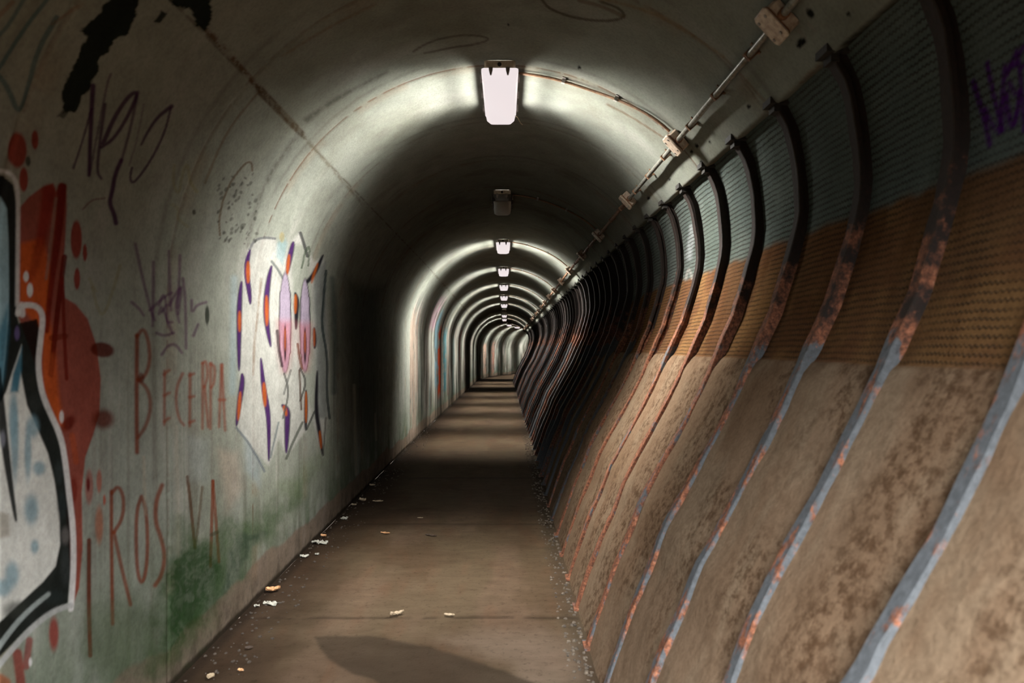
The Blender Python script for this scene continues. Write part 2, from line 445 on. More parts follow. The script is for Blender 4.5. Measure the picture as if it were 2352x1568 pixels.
def graffiti(P):
    BK = (22, 26, 25); WH = (250, 246, 242); RD = (150, 42, 30); OR = (204, 92, 48); PU = (74, 34, 72)
    # --- torn dark strips near the top left
    P.poly([(326, -20), (314, 40), (292, 78), (256, 98), (226, 156), (202, 202), (176, 246), (152, 262), (140, 226), (160, 160), (184, 96), (220, 38), (250, 0), (258, -20)], (26, 34, 27), .96, 5, 0, 26)
    P.poly([(150, 240), (165, 245), (152, 275), (136, 270)], (40, 44, 34), .7, 6, 0, 14)
    P.poly([(392, -20), (482, -20), (487, 45), (470, 76), (446, 60), (432, 22), (398, 14)], (26, 34, 27), .96, 5, 0, 24)
    P.poly([(350, 50), (368, 22), (382, 28), (364, 52)], (28, 34, 28), .9, 4, 0, 8)
    P.stroke([(478, 72), (540, 140), (598, 208)], 15, (112, 82, 54), .85, 6, 10, .8)
    P.stroke([(598, 208), (640, 252), (692, 306)], 22, (104, 84, 60), .85, 6, 14, .35)
    P.stroke([(696, 312), (720, 340), (835, 470)], 8, (120, 112, 92), .6, 6, 5, .6)
    P.stroke([(590, 215), (520, 300), (470, 420)], 4, (130, 108, 76), .5)
    P.stroke([(705, 275), (760, 235), (830, 195), (890, 165)], 10, (84, 80, 70), .6, 9, 3, .4)
    P.stroke([(690, 305), (640, 370), (600, 440), (575, 530), (566, 590)], 9, (92, 88, 78), .55, 9, 4, .5)
    # --- cyan lines
    CY = (52, 104, 110)
    P.stroke([(60, -10), (20, 60), (-10, 90)], 7, CY, .55); P.stroke([(112, -5), (60, 60), (-10, 170)], 7, CY, .6)
    P.stroke([(-10, 165), (18, 200), (44, 268), (66, 200), (84, 120), (130, 40)], 9, CY, .6)
    P.stroke([(-5, 40), (30, 5)], 8, (150, 110, 80), .5); P.stroke([(120, 55), (160, 30), (190, 10)], 6, (150, 112, 84), .5, rough=.6)
    # --- red and orange ground of the big piece
    P.poly([(44, 478), (66, 452), (98, 428), (122, 420), (128, 440), (138, 420), (152, 424), (153, 480), (149, 560), (143, 640), (150, 684), (174, 698), (202, 732), (222, 792), (232, 870), (229, 950), (214, 1000), (196, 1050), (188, 1130), (190, 1260), (182, 1350), (166, 1395), (160, 1300), (150, 1130), (140, 1000), (40, 720)], (166, 82, 66), .95, 5)
    P.poly([(44, 560), (100, 545), (118, 640), (112, 720), (128, 800), (135, 900), (150, 985), (130, 970), (100, 900), (96, 760), (44, 700)], (226, 104, 50), .95, 16)
    P.stroke([(112, 440), (100, 520), (84, 600), (72, 640)], 34, RD, .75, 14, 12)
    P.stroke([(142, 430), (134, 540), (116, 660), (108, 760)], 22, (128, 34, 26), .85, 6, 10)
    P.stroke([(128, 455), (118, 540), (106, 640)], 5, (170, 130, 112), .7)
    P.poly([(70, 600), (90, 560), (108, 600), (96, 660), (66, 680)], OR, .5, 14)
    P.stroke([(148, 590), (134, 700), (118, 860)], 9, (112, 30, 20), .9); P.stroke([(144, 640), (148, 760), (154, 870)], 6, (122, 36, 26), .85)
    P.stroke([(120, 776), (150, 772)], 14, (120, 40, 24), .7)
    P.stroke([(118, 820), (122, 900)], 20, OR, .6, 12)
    P.ell(235, 803, 27, 17, (104, 34, 20), .9, .2, .15); P.ell(238, 962, 24, 22, (110, 42, 26), .85, .45)
    P.ell(158, 972, 12, 20, (110, 30, 20), .8, .4, .6); P.ell(170, 1125, 8, 30, (122, 36, 26), .7, .4); P.stroke([(166, 1000), (175, 1060)], 10, OR, .5)
    for e in ((40, 345, 21, 40), (80, 321, 8, 22), (54, 412, 10, 28), (175, 550, 13, 44), (195, 580, 5, 20), (177, 640, 7, 25)):
        P.ell(*e, (158, 52, 36), .9, .15)
    P.ell(64, 370, 6, 12, (40, 44, 30), .8)
    P.ell(205, 1118, 9, 40, (170, 84, 70), .7, .3); P.ell(203, 1112, 4, 16, (110, 26, 26), .9, .4); P.ell(228, 1105, 6, 26, (190, 96, 72), .7)
    P.ell(240, 1148, 3, 12, (190, 80, 50), .8); P.ell(228, 1205, 9, 42, (196, 110, 72), .65, .4)
    P.ell(124, 1455, 11, 38, (160, 62, 52), .85, .35); P.stroke([(40, 1500), (48, 1568)], 22, (150, 56, 46), .8); P.stroke([(0, 1560), (12, 1568)], 26, (170, 96, 60), .8)
    P.stroke([(205, 1240), (204, 1380), (208, 1505)], 7, (112, 50, 28), .9)
    P.stroke([(68, 1470), (60, 1530)], 16, (150, 52, 50), .7)
    # --- silver/blue letters with black outline
    P.poly([(-40, 400), (10, 404), (30, 424), (38, 470), (40, 560), (38, 720), (44, 742), (86, 732), (92, 760), (84, 830), (88, 880), (100, 930), (124, 980), (146, 1050), (156, 1130), (162, 1220), (162, 1310), (156, 1384), (118, 1404), (60, 1446), (0, 1508), (-60, 1560)], BK, .95, 4)
    P.poly([(-40, 440), (4, 452), (16, 480), (20, 560), (21, 660), (20, 730), (14, 810), (6, 880), (-10, 940), (-40, 960)], (176, 206, 214), 1, 4)
    P.poly([(18, 700), (20, 760), (10, 860), (-5, 930), (-30, 900), (-10, 780)], (70, 134, 156), .8, 16)
    P.poly([(50, 792), (47, 850), (62, 930), (86, 985), (110, 1042), (124, 1100), (136, 1180), (138, 1250), (128, 1300), (100, 1335), (60, 1372), (0, 1428), (-60, 1470), (-60, 1000), (-8, 940), (14, 900), (30, 850)], (250, 248, 238), .97, 5)
    P.poly([(51, 795), (50, 850), (42, 900), (24, 900), (30, 860)], (62, 124, 146), .95, 8)
    for e in ((34, 1010, 9, 90), (64, 1040, 8, 60), (90, 1075, 14, 16), (72, 1170, 16, 34), (30, 960, 10, 60), (80, 1255, 9, 16), (28, 1320, 16, 30), (8, 1350, 18, 20), (75, 980, 14, 25)):
        P.ell(*e, (140, 176, 188), .75, .5)
    P.stroke([(-10, 850), (4, 960), (16, 1060), (28, 1140), (37, 1195)], 26, BK, .95, 5, 6)
    P.ell(6, 1008, 6, 18, (150, 150, 160), .8, .5); P.ell(40, 765, 6, 16, (120, 104, 150), .9)
    P.poly([(-10, 1170), (20, 1180), (24, 1230), (-10, 1240)], (176, 166, 150), .7, 12)
    for (x, y, rx, ry, c) in ((135, 1085, 10, 26, (66, 72, 70)), (142, 1160, 11, 30, (60, 66, 66)), (150, 1230, 9, 20, (128, 122, 118)), (152, 1300, 12, 40, (70, 74, 72)), (76, 880, 12, 20, (58, 58, 52)), (82, 925, 14, 20, (66, 68, 64)), (120, 1370, 30, 16, (52, 58, 56)), (40, 1400, 30, 20, (64, 66, 60))):
        P.ell(x, y, rx, ry, c, .7, .5)
    P.stroke([(-20, 1510), (30, 1440), (70, 1398), (112, 1364)], 13, (176, 184, 180), .95, 4, 10)
    P.stroke([(-20, 392), (10, 392), (30, 402), (40, 430), (42, 480), (41, 580), (40, 700)], 7, WH, .8, 4)
    P.stroke([(42, 720), (44, 706), (66, 698), (90, 706), (100, 728), (94, 780), (88, 840), (96, 900), (112, 940), (140, 1000), (150, 1060), (158, 1130), (168, 1210), (170, 1290), (166, 1360), (163, 1398)], 13, WH, .95, 4)
    P.stroke([(163, 1390), (130, 1400), (96, 1422), (60, 1455), (20, 1500), (-20, 1550)], 13, (200, 200, 196), .92, 4)
    P.ell(60, 635, 6, 12, WH, 1, .2); P.ell(69, 666, 7, 16, WH, 1, .2); P.ell(142, 957, 5, 14, WH, .9, .3); P.ell(70, 1520, 4, 10, WH, .8)
    P.stroke([(50, 700), (52, 722)], 14, WH, .8)
    # --- purple tag, upper wall
    P.stroke([(213, 197), (208, 280), (204, 402)], 9, PU, .9, 4, 6); P.stroke([(209, 250), (190, 320), (168, 386)], 4, PU, .7)
    P.stroke([(206, 398), (224, 300), (246, 190), (254, 170)], 4, PU, .55); P.stroke([(240, 240), (228, 330), (222, 395), (232, 410)], 6, PU, .8, 4, 4)
    P.stroke([(232, 338), (262, 318), (296, 262), (318, 210), (296, 218), (262, 268), (236, 330)], 5, PU, .85, 4, 8)
    P.stroke([(316, 212), (300, 290), (278, 372)], 6, PU, .7, 4, 4); P.stroke([(330, 240), (312, 330), (296, 380)], 3, PU, .35)
    P.stroke([(394, 244), (362, 268), (340, 300), (324, 332)], 7, PU, .85, 4, 3); P.stroke([(392, 248), (380, 300), (350, 362), (318, 408), (302, 422), (298, 405), (303, 385)], 4, PU, .75)
    P.stroke([(278, 368), (264, 400), (258, 436), (250, 466), (262, 492), (266, 512)], 7, PU, .9, 4, 8)
    P.stroke([(190, 480), (210, 458), (240, 455)], 3, (110, 60, 52), .5)
    # faint olive scribbles
    OL = (160, 152, 104)
    P.stroke([(400, 380), (396, 420), (410, 450), (418, 400), (430, 370), (436, 420), (452, 440)], 5, OL, .45)
    P.stroke([(212, 660), (226, 715), (240, 725), (262, 660), (276, 610)], 5, OL, .45); P.stroke([(205, 640), (220, 668)], 5, OL, .4)
    P.stroke([(505, 540), (502, 500), (520, 430), (560, 376), (578, 370), (580, 392)], 3, (110, 86, 60), .7)
    P.stroke([(395, 470), (412, 480), (405, 500), (430, 520)], 5, OL, .35); P.ell(445, 487, 4, 6, (60, 54, 40), .8)
    # --- second purple tag, middle
    P2 = (104, 62, 100)
    for s in ([(311, 561), (330, 650), (348, 716), (356, 735)], [(352, 602), (352, 690), (351, 748)], [(388, 577), (390, 650), (393, 712)], [(413, 587), (411, 650), (408, 706)],
              [(345, 712), (372, 686), (395, 672)], [(366, 700), (376, 672), (384, 700), (372, 716)], [(390, 700), (402, 676), (418, 655), (410, 720)], [(366, 720), (372, 700), (388, 742), (396, 765)],
              [(303, 694), (322, 710), (330, 724)], [(440, 690), (440, 720), (452, 700), (474, 694)], [(420, 640), (426, 690), (428, 800)], [(372, 814), (388, 792), (404, 790), (418, 810)], [(360, 765), (380, 772), (400, 764)],
              [(384, 700), (384, 740), (396, 740)], [(415, 660), (402, 700), (412, 740)], [(445, 770), (455, 745)]):
        P.stroke(s, 5, P2, .62, 4, 4)
    P.ell(476, 724, 5, 22, (40, 46, 36), .85, .3)
    # --- red lettering
    BR = (140, 66, 38)
    P.stroke([(315, 770), (314, 880), (315, 1038)], 7, BR, .85, 5); P.stroke([(315, 772), (330, 752), (342, 785), (345, 830), (334, 864), (318, 872)], 6, BR, .75, 5)
    P.stroke([(318, 872), (340, 892), (348, 930), (338, 975), (318, 1004)], 6, BR, .7, 5); P.ell(324, 868, 8, 12, (110, 46, 28), .7)
    for s in ([(379, 852), (378, 975)], [(378, 860), (390, 850)], [(378, 908), (390, 902)], [(378, 968), (390, 960)], [(420, 858), (407, 886), (404, 922), (411, 962), (423, 976)],
              [(437, 858), (436, 978)], [(436, 862), (446, 858)], [(436, 912), (446, 910)], [(436, 970), (446, 966)], [(466, 834), (465, 984)], [(466, 834), (474, 828), (478, 862), (470, 888)], [(470, 888), (478, 980)],
              [(484, 834), (483, 984)], [(484, 836), (494, 842), (492, 880), (485, 890)], [(509, 838), (503, 980)], [(509, 838), (517, 988)], [(504, 918), (517, 918)]):
        P.stroke(s, 5, (158, 78, 52), .68, 5, 4)
    P.stroke([(256, 1128), (256, 1260), (259, 1432)], 6, BR, .85, 4); P.stroke([(257, 1132), (272, 1114), (285, 1142), (282, 1190), (262, 1222)], 6, BR, .8, 4)
    P.stroke([(262, 1222), (276, 1290), (300, 1388)], 6, BR, .75, 4)
    P.stroke([(325, 1140), (314, 1170), (312, 1245), (316, 1320), (326, 1342), (336, 1310), (339, 1240), (335, 1165), (325, 1140)], 6, BR, .8, 4)
    P.stroke([(372, 1114), (358, 1150), (356, 1198), (370, 1236), (379, 1280), (371, 1322), (356, 1344)], 7, BR, .78, 5)
    P.stroke([(430, 1095), (438, 1160), (447, 1258)], 5, (110, 76, 52), .8); P.stroke([(464, 1118), (458, 1180), (448, 1258)], 4, (112, 90, 66), .6)
    P.stroke([(489, 1104), (483, 1300)], 5, BR, .75); P.stroke([(489, 1104), (496, 1200), (503, 1290)], 5, BR, .7); P.stroke([(485, 1228), (499, 1222)], 6, (96, 88, 72), .7)
    # pale runs and patches
    P.stroke([(405, 980), (407, 1100), (410, 1300)], 6, (206, 196, 176), .4, 6); P.stroke([(330, 1050), (334, 1180)], 5, (206, 190, 166), .4, 5)
    P.poly([(430, 1000), (480, 1010), (474, 1110), (436, 1100)], (196, 204, 202), .35, 30); P.poly([(500, 1030), (545, 1040), (560, 1120), (520, 1180)], (206, 176, 156), .35, 30)
    P.poly([(560, 990), (600, 1060), (596, 1120), (566, 1080)], (188, 206, 214), .4, 20)
    # --- green moss
    P.poly([(410, 1190), (470, 1240), (540, 1180), (600, 1190), (640, 1150), (700, 1110), (640, 1200), (560, 1290), (520, 1380), (470, 1450), (400, 1540), (330, 1568), (360, 1400), (388, 1300)], (66, 96, 50), .62, 60, .25, 40)
    P.poly([(404, 1260), (440, 1250), (500, 1290), (480, 1380), (430, 1440), (380, 1520), (380, 1400)], (40, 74, 34), .7, 40, .3, 40)
    P.poly([(200, 1400), (300, 1380), (380, 1420), (350, 1568), (200, 1568)], (96, 108, 80), .5, 60, .3, 30)
    P.poly([(520, 1270), (560, 1230), (600, 1220), (560, 1300), (510, 1370)], (70, 84, 74), .5, 20, .4, 30)
    P.poly([(640, 1120), (700, 1060), (760, 1000), (745, 1060), (690, 1150)], (120, 140, 96), .4, 40, .2, 30)
    # --- silver lettered piece beside the first lamp's light
    P.poly([(556, 640), (566, 575), (588, 550), (630, 545), (654, 590), (672, 552), (688, 532), (704, 570), (722, 600), (744, 590), (750, 700), (758, 820), (752, 960), (742, 1050), (716, 960), (702, 990), (660, 1046), (640, 1010), (618, 1070), (590, 1040), (544, 980), (552, 900), (548, 760)], (226, 224, 216), .7, 10)
    P.poly([(668, 560), (700, 560), (716, 640), (720, 760), (728, 900), (722, 960), (700, 900), (690, 760), (672, 700)], (150, 160, 138), .5, 14)
    P.poly([(720, 620), (748, 600), (750, 800), (752, 960), (730, 960), (724, 760)], (120, 126, 124), .65, 12)
    P.stroke([(538, 640), (536, 760), (534, 900)], 16, (176, 200, 206), .45, 14)
    P.poly([(636, 560), (652, 540), (660, 560), (650, 610), (634, 590)], (150, 184, 190), .6, 10); P.ell(648, 545, 6, 12, (190, 170, 110), .6)
    VI = (86, 50, 110); OG = (206, 104, 44); DK = (40, 38, 44)
    def leaf(pts, w, c1=VI, og=None, edge=True):
        P.stroke(pts, w*1.25+1, (40, 30, 48), .85, 3, taper=True)
        P.stroke(pts, w*.95, c1, .92, 3, taper=True)
        if og:
            (x0, y0), (x1, y1) = og[0], og[-1]
            P.stroke([(x0, y0-6), ((x0+x1)/2, (y0+y1)/2), (x1, y1+10)], w*.8, OG, .9, 4, taper=True)
    P.stroke([(574, 573), (584, 552), (607, 545), (632, 548)], 4, (110, 112, 116), .75)
    leaf([(575, 574), (567, 600), (567, 635), (573, 672), (575, 698)], 9, VI, [(570, 606), (570, 640)])
    leaf([(555, 646), (551, 680), (549, 720), (549, 780), (549, 851)], 7, VI, [(550, 720), (550, 752)])
    leaf([(556, 858), (557, 876), (551, 916), (543, 978)], 7, VI, [(552, 905), (547, 955)])
    leaf([(624, 610), (617, 640), (612, 680), (611, 720), (615, 758), (622, 796)], 8, VI, [(612, 684), (613, 738)])
    leaf([(599, 822), (603, 866), (607, 900), (614, 935), (618, 974), (618, 1058)], 9, VI, [(606, 884), (609, 924)])
    leaf([(674, 555), (666, 587), (659, 628)], 7, VI, [(664, 590), (659, 622)])
    leaf([(678, 672), (683, 690), (681, 718), (680, 756)], 6, DK, [(679, 682), (678, 710)])
    leaf([(648, 930), (661, 940), (660, 974), (658, 1040)], 8, VI, [(652, 938), (658, 944)])
    leaf([(703, 895), (703, 940), (702, 988)], 4, DK, [(703, 905), (703, 960)])
    leaf([(729, 851), (725, 942), (733, 990), (741, 1046)], 5, DK, [(734, 995), (737, 1020)])
    leaf([(743, 585), (722, 630), (698, 656)], 5, DK, [(730, 610), (716, 640)])
    leaf([(722, 752), (724, 780), (723, 800)], 4, DK, [(722, 760), (722, 785)])
    P.stroke([(749, 622), (742, 700), (739, 750), (753, 818), (750, 900), (757, 960)], 4, (44, 60, 62), .8)
    P.stroke([(764, 640), (770, 760), (768, 900)], 12, (40, 84, 84), .5, 12)
    P.stroke([(624, 600), (638, 618), (650, 640)], 4, (90, 100, 100), .7); P.stroke([(690, 535), (700, 566), (706, 588)], 5, DK, .8); P.stroke([(693, 615), (700, 580), (712, 560), (708, 610)], 3, (76, 92, 70), .7)
    for (x, y, rx, ry) in ((655, 741, 12, 113), (701, 747, 10, 104)):
        P.ell(x, y, rx+2.5, ry+4, (40, 34, 44), .85, .06); P.stroke([(x, y-ry*.58), (x, y+ry*.58)], 2*rx+3, (40, 34, 44), .85, 3)
        P.ell(x, y, rx, ry, (196, 180, 200), 1, .06); P.stroke([(x, y-ry*.58), (x, y+ry*.58)], 2*rx-2, (196, 180, 200), 1, 3)
        P.poly([(x-rx, y+0), (x+rx, y+0), (x+rx*.8, y+ry*.6), (x+2, y+ry*.96), (x-2, y+ry*.96), (x-rx*.8, y+ry*.6)], (214, 120, 128), .8, 40)
        P.ell(x, y+46, 3.4, 42, (40, 28, 36), .9, .25); P.ell(x, y+38, 2.2, 26, (176, 92, 60), .9, .3)
    P.stroke([(637, 760), (640, 800), (648, 840)], 5, (60, 40, 50), .8); P.stroke([(684, 790), (688, 820), (694, 846)], 4, (130, 70, 50), .8)
    P.stroke([(653, 858), (665, 900), (650, 960)], 3, (90, 90, 86), .8); P.stroke([(668, 850), (652, 905)], 3, (110, 110, 106), .7)
    P.stroke([(690, 846), (705, 876), (690, 920)], 3, (70, 70, 66), .8); P.stroke([(688, 850), (692, 940)], 3, (90, 60, 44), .8)
    P.stroke([(543, 982), (575, 1021), (608, 1082)], 3.5, (120, 128, 134), .8); P.stroke([(622, 1050), (640, 970)], 3, (120, 130, 134), .7)
    P.stroke([(658, 1053), (674, 1013), (695, 970)], 4, (96, 100, 90), .8); P.stroke([(704, 986), (722, 945)], 3, (70, 72, 68), .8)
    P.stroke([(748, 960), (742, 1045)], 3, (90, 90, 80), .7)
    # dark teal panel beyond the lettering
    P.poly([(795, 640), (880, 660), (878, 900), (866, 980), (850, 1040), (830, 1010), (805, 900), (792, 780)], (26, 52, 54), .6, 60)
    P.stroke([(814, 884), (816, 980), (818, 1090)], 4, (206, 196, 176), .7, 3); P.stroke([(862, 950), (864, 1010)], 3, (200, 190, 170), .6)
    # rust drips on the near joint
    P.stroke([(600, 640), (594, 700), (585, 780), (582, 860)], 4, (150, 116, 90), .6, 3, 3, .4)
    # flaked dark specks left of the joint
    rs = random.Random(5)
    for i in range(70):
        x = rs.uniform(500, 590); y = rs.uniform(400, 560)
        P.ell(x, y, rs.uniform(1.5, 4), rs.uniform(2, 6), (84, 84, 76), .6, .4, .6)

def ceiling_marks(P):
    G = (96, 88, 74)
    P.stroke([(950, 118), (985, 96), (1050, 80), (1110, 82), (1126, 92), (1080, 104), (1040, 108), (975, 122)], 3, G, .6)
    P.stroke([(1245, 0), (1262, 22), (1320, 42), (1390, 50), (1438, 42), (1425, 20), (1380, 5)], 4, (92, 80, 60), .7)
    P.stroke([(1330, 2), (1380, 14), (1432, 38)], 6, (120, 96, 66), .5)
    P.stroke([(1300, -20), (1480, 20), (1560, 62), (1660, 130)], 5, (166, 140, 102), .6, 4, 6, .3)
    P.stroke([(860, 12), (800, 40), (740, 72), (650, 128)], 5, (150, 126, 92), .5, 4, 4, .4)
    P.stroke([(1660, 130), (1700, 170), (1740, 215), (1762, 238)], 4, (150, 126, 96), .5, 4)
    for (x, y, rx, ry) in ((1862, 30, 8, 12), (1842, 96, 11, 8), (1950, 32, 5, 5), (1835, 104, 6, 6), (1720, 245, 5, 4), (1767, 228, 5, 4), (1600, 335, 4, 5), (1588, 348, 4, 4), (1630, 326, 3, 3), (1538, 412, 3, 3), (1330, 155, 4, 4), (1168, 57, 3, 3), (1490, 455, 4, 4), (1610, 372, 3, 3)):
        P.ell(x, y, rx, ry, (22, 20, 18), .95, .3, -.6)
    P.stroke([(1856, 52), (1875, 72)], 5, (180, 172, 160), .5); P.stroke([(1835, 70), (1850, 85)], 5, (180, 172, 160), .5)
    for pts in ([(1700, 330), (1740, 300), (1772, 280)], [(1620, 392), (1660, 362), (1700, 330)], [(1840, 190), (1880, 150)], [(1560, 440), (1610, 400)]):
        P.stroke(pts, 12, (150, 112, 84), .55, 8, 10, .6)
    P.stroke([(1950, 110), (2040, 40), (2090, -10)], 34, (26, 34, 30), .85, 14, 40, .3)
    P.stroke([(1395, 240), (1450, 268), (1530, 320)], 2.5, (120, 84, 60), .6)

def build_arch(name, prof, mat, is_ceiling):
    grids = []
    for (cols, step, near) in ((np.append(np.arange(-1.2, 1.69, .3), 1.7), .06, False), (columns(1.7, 2.2, 10.8, .2), .0046 if not is_ceiling else .009, True), (columns(10.8, 2.0, 78, .22), .03, False)):
        pass
        x, z = prof(step); S, X = np.meshgrid(cols, x, indexing='ij'); _, Z = np.meshgrid(cols, z, indexing='ij')
        P_ = arch_surface(S, X, Z, is_ceiling)
        col = arch_colour(S, X, Z, near or cols[0] < 0)
        if near:
            px = VX+X*F/S; py = VY-(Z-EYE)*F/S
            flat = col.reshape(-1, 3); P = Paint(px.ravel(), py.ravel(), flat)
            graffiti(P)
            if is_ceiling: ceiling_marks(P)
            col = flat.reshape(col.shape)
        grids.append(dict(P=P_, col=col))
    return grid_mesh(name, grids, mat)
o = build_arch('wall_left', left_profile, M_WALL, False)
o['label'] = 'whitewashed concrete left wall covered in graffiti and green damp'
o = build_arch('ceiling', ceil_profile, M_CEIL, True)
o['label'] = 'arched grey concrete vault with rust-stained ring joints'

# ---------------------------------------------------------------- right wall profile (rib inner face), z relative to the floor
RIBP = [(1.140, 2.545), (1.176, 2.48), (1.207, 2.414), (1.230, 2.30), (1.243, 2.19), (1.248, 2.09), (1.238, 2.00), (1.197, 1.845), (1.140, 1.655), (1.090, 1.550), (1.043, 1.440),
        (.978, 1.288), (.901, 1.137), (.797, .947), (.682, .736), (.616, .556), (.549, .414), (.482, .224), (.425, .06), (.402, -.01)]
RIBP = np.array(RIBP)
_len = np.concatenate([[0], np.cumsum(np.hypot(*np.diff(RIBP, axis=0).T))])
def rprof(t):
    """t = length down the profile from the top -> x, z, outward normal"""
    x = np.interp(t, _len, RIBP[:, 0]); z = np.interp(t, _len, RIBP[:, 1])
    e = .06
    dx = np.interp(t+e, _len, RIBP[:, 0])-np.interp(t-e, _len, RIBP[:, 0]); dz = np.interp(t+e, _len, RIBP[:, 1])-np.interp(t-e, _len, RIBP[:, 1])
    l = np.hypot(dx, dz); return x, z, -dz/l, dx/l
TL = _len[-1]
RIBS = [RIB0+RSP*k for k in range(-13, 91)]

def build_right():
    grids = []
    for (cols, step) in ((np.arange(-1.2, 1.2, .05), .05), (np.concatenate([np.arange(1.2, 4.0, .0085), np.arange(4.0, 8.0, .017)]), .011), (np.append(np.arange(8.0, 49, .045), 49.0), .04), (np.linspace(49, 78, 90), .1)):
        if cols[0] < 0: cols = np.append(cols, 1.2)
        if 1 < cols[0] < 2: cols = np.append(cols, 8.0)
        t = np.arange(-.10, TL+step, step); t = np.minimum(t, TL)
        x, z, nx, nz = rprof(np.maximum(t, 0))
        up = np.minimum(t, 0); x = x - up*.2; z = z - up*.6
        S, X = np.meshgrid(cols, x, indexing='ij'); Z = np.broadcast_to(z, S.shape); NX = np.broadcast_to(nx, S.shape); NZ = np.broadcast_to(nz, S.shape); T = np.broadcast_to(t, S.shape)
        ph = ((S-RIB0)/RSP) % 1.0          # 0 just past the near rib, 1 at the far rib
        zb = 1.462+.018*(fbm(S*2, S*0, 101)-.5)
        lath = ss(zb-.008, zb+.008, Z)
        edge = np.sin(np.pi*ph)
        far = ss(6.2, 8.5, S)
        lo = .026+.034*far-.014*ph-.006*edge + .012*(fbm(S*5, T*5, 103)-.5)
        hi = .040+.045*far-.010*edge + .006*(fbm(S*4, T*4, 105)-.5)
        lk = ss(zb-.10, zb+.06, Z); off = lo*(1-lk)+hi*lk+.006*lath
        P_ = np.stack(tmap(X+NX*off, S, Z+NZ*off), -1)
        # colour
        col = np.ones(S.shape+(3,))*lin((168, 140, 114))
        def mixin(m, c): col[:] = col*(1-m[..., None])+lin(c)*m[..., None]
        mixin(ss(.4, .7, fbm(S*2.5, T*1.5, 111))*.6, (146, 116, 90))
        mixin(ss(.45, .7, fbm(S*7, T*3, 113))*.45, (178, 156, 130))
        low = ss(1.0, .2, Z)
        mixin(low*.25, (140, 118, 98))
        # brown lath band, grey paint above
        mixin(lath, (128, 90, 62))
        mixin(lath*ss(.4, .7, fbm(S*4, T*5, 115))*.6, (160, 122, 78)); mixin(lath*ss(.5, .75, fbm(S*9, T*3, 117))*.5, (104, 70, 44))
        mixin(lath*ss(.5, .7, fbm(S*2, T*2, 118))*.5, (122, 92, 66))
        pl = 1.985+.05*(fbm(S*3, S*0, 119)-.5)+.02*(fbm(S*14, S*0+2, 121)-.5)
        gp = ss(pl-.02, pl+.02, Z)
        mixin(gp, (112, 122, 116)); mixin(gp*ss(.4, .7, fbm(S*4, T*6, 123))*.5, (128, 136, 128)); mixin(gp*ss(.55, .75, fbm(S*3, T*3, 125))*.5, (92, 102, 92))
        mixin(gp*ss(4.2, 6, S)*ss(.45, .6, fbm(S*4, T*6, 129))*.4, (150, 152, 146))
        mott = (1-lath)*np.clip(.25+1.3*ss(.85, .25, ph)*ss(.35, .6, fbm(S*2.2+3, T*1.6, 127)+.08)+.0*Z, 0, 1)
        # darker brown in the corner behind each near rib, and right under the lath
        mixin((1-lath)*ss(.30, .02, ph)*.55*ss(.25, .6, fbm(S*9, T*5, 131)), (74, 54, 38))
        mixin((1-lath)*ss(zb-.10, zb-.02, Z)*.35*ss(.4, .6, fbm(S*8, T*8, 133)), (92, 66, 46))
        if 1 < cols[0] < 2:
            px = VX+(X+NX*off)*F/S; py = VY-(Z+NZ*off-EYE)*F/S; flat = col.reshape(-1, 3); P = Paint(px.ravel(), py.ravel(), flat)
            PU = (92, 30, 124)
            for pts, w in (([(2236, 190), (2250, 235), (2262, 275), (2273, 332)], 15), ([(2267, 145), (2278, 200), (2292, 262), (2304, 300)], 13), ([(2262, 250), (2280, 290), (2296, 304)], 9), ([(2298, 300), (2302, 222), (2308, 150)], 10),
                           ([(2310, 215), (2316, 262), (2324, 298), (2338, 255), (2344, 205)], 11), ([(2360, 100), (2325, 136), (2313, 173)], 12), ([(2335, 120), (2345, 180), (2350, 240), (2352, 300)], 12), ([(2318, 190), (2330, 215), (2348, 225)], 9), ([(2365, 200), (2370, 330)], 14), ([(2325, 150), (2362, 150)], 10)):
                P.stroke(pts, w, PU, .95, 6, w*.8, .15)
            P.stroke([(1590, 520), (1586, 560), (1582, 590)], 9, (196, 200, 200), .7, 6, 12, .3); P.stroke([(1575, 640), (1582, 612), (1590, 640)], 4, (190, 184, 176), .6)
            col = flat.reshape(col.shape)
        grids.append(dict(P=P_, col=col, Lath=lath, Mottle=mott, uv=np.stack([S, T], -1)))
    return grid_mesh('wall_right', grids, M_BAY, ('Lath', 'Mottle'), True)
o = build_right(); o['label'] = 'brown rendered right wall, grey painted metal lath above, bulging between steel ribs'

m = MB()
m.prism([tuple(pt(-1.8, 77.8, -.1)), tuple(pt(1.8, 77.8, -.1)), tuple(pt(1.8, 77.8, 3.4)), tuple(pt(-1.8, 77.8, 3.4))], [tuple(pt(-1.8, 78.0, -.1)), tuple(pt(1.8, 78.0, -.1)), tuple(pt(1.8, 78.0, 3.4)), tuple(pt(-1.8, 78.0, 3.4))])
o = m.build('end_light_block', M_DARK); o['kind'] = 'structure'  # unseen cap added past the bend to stop sky light entering
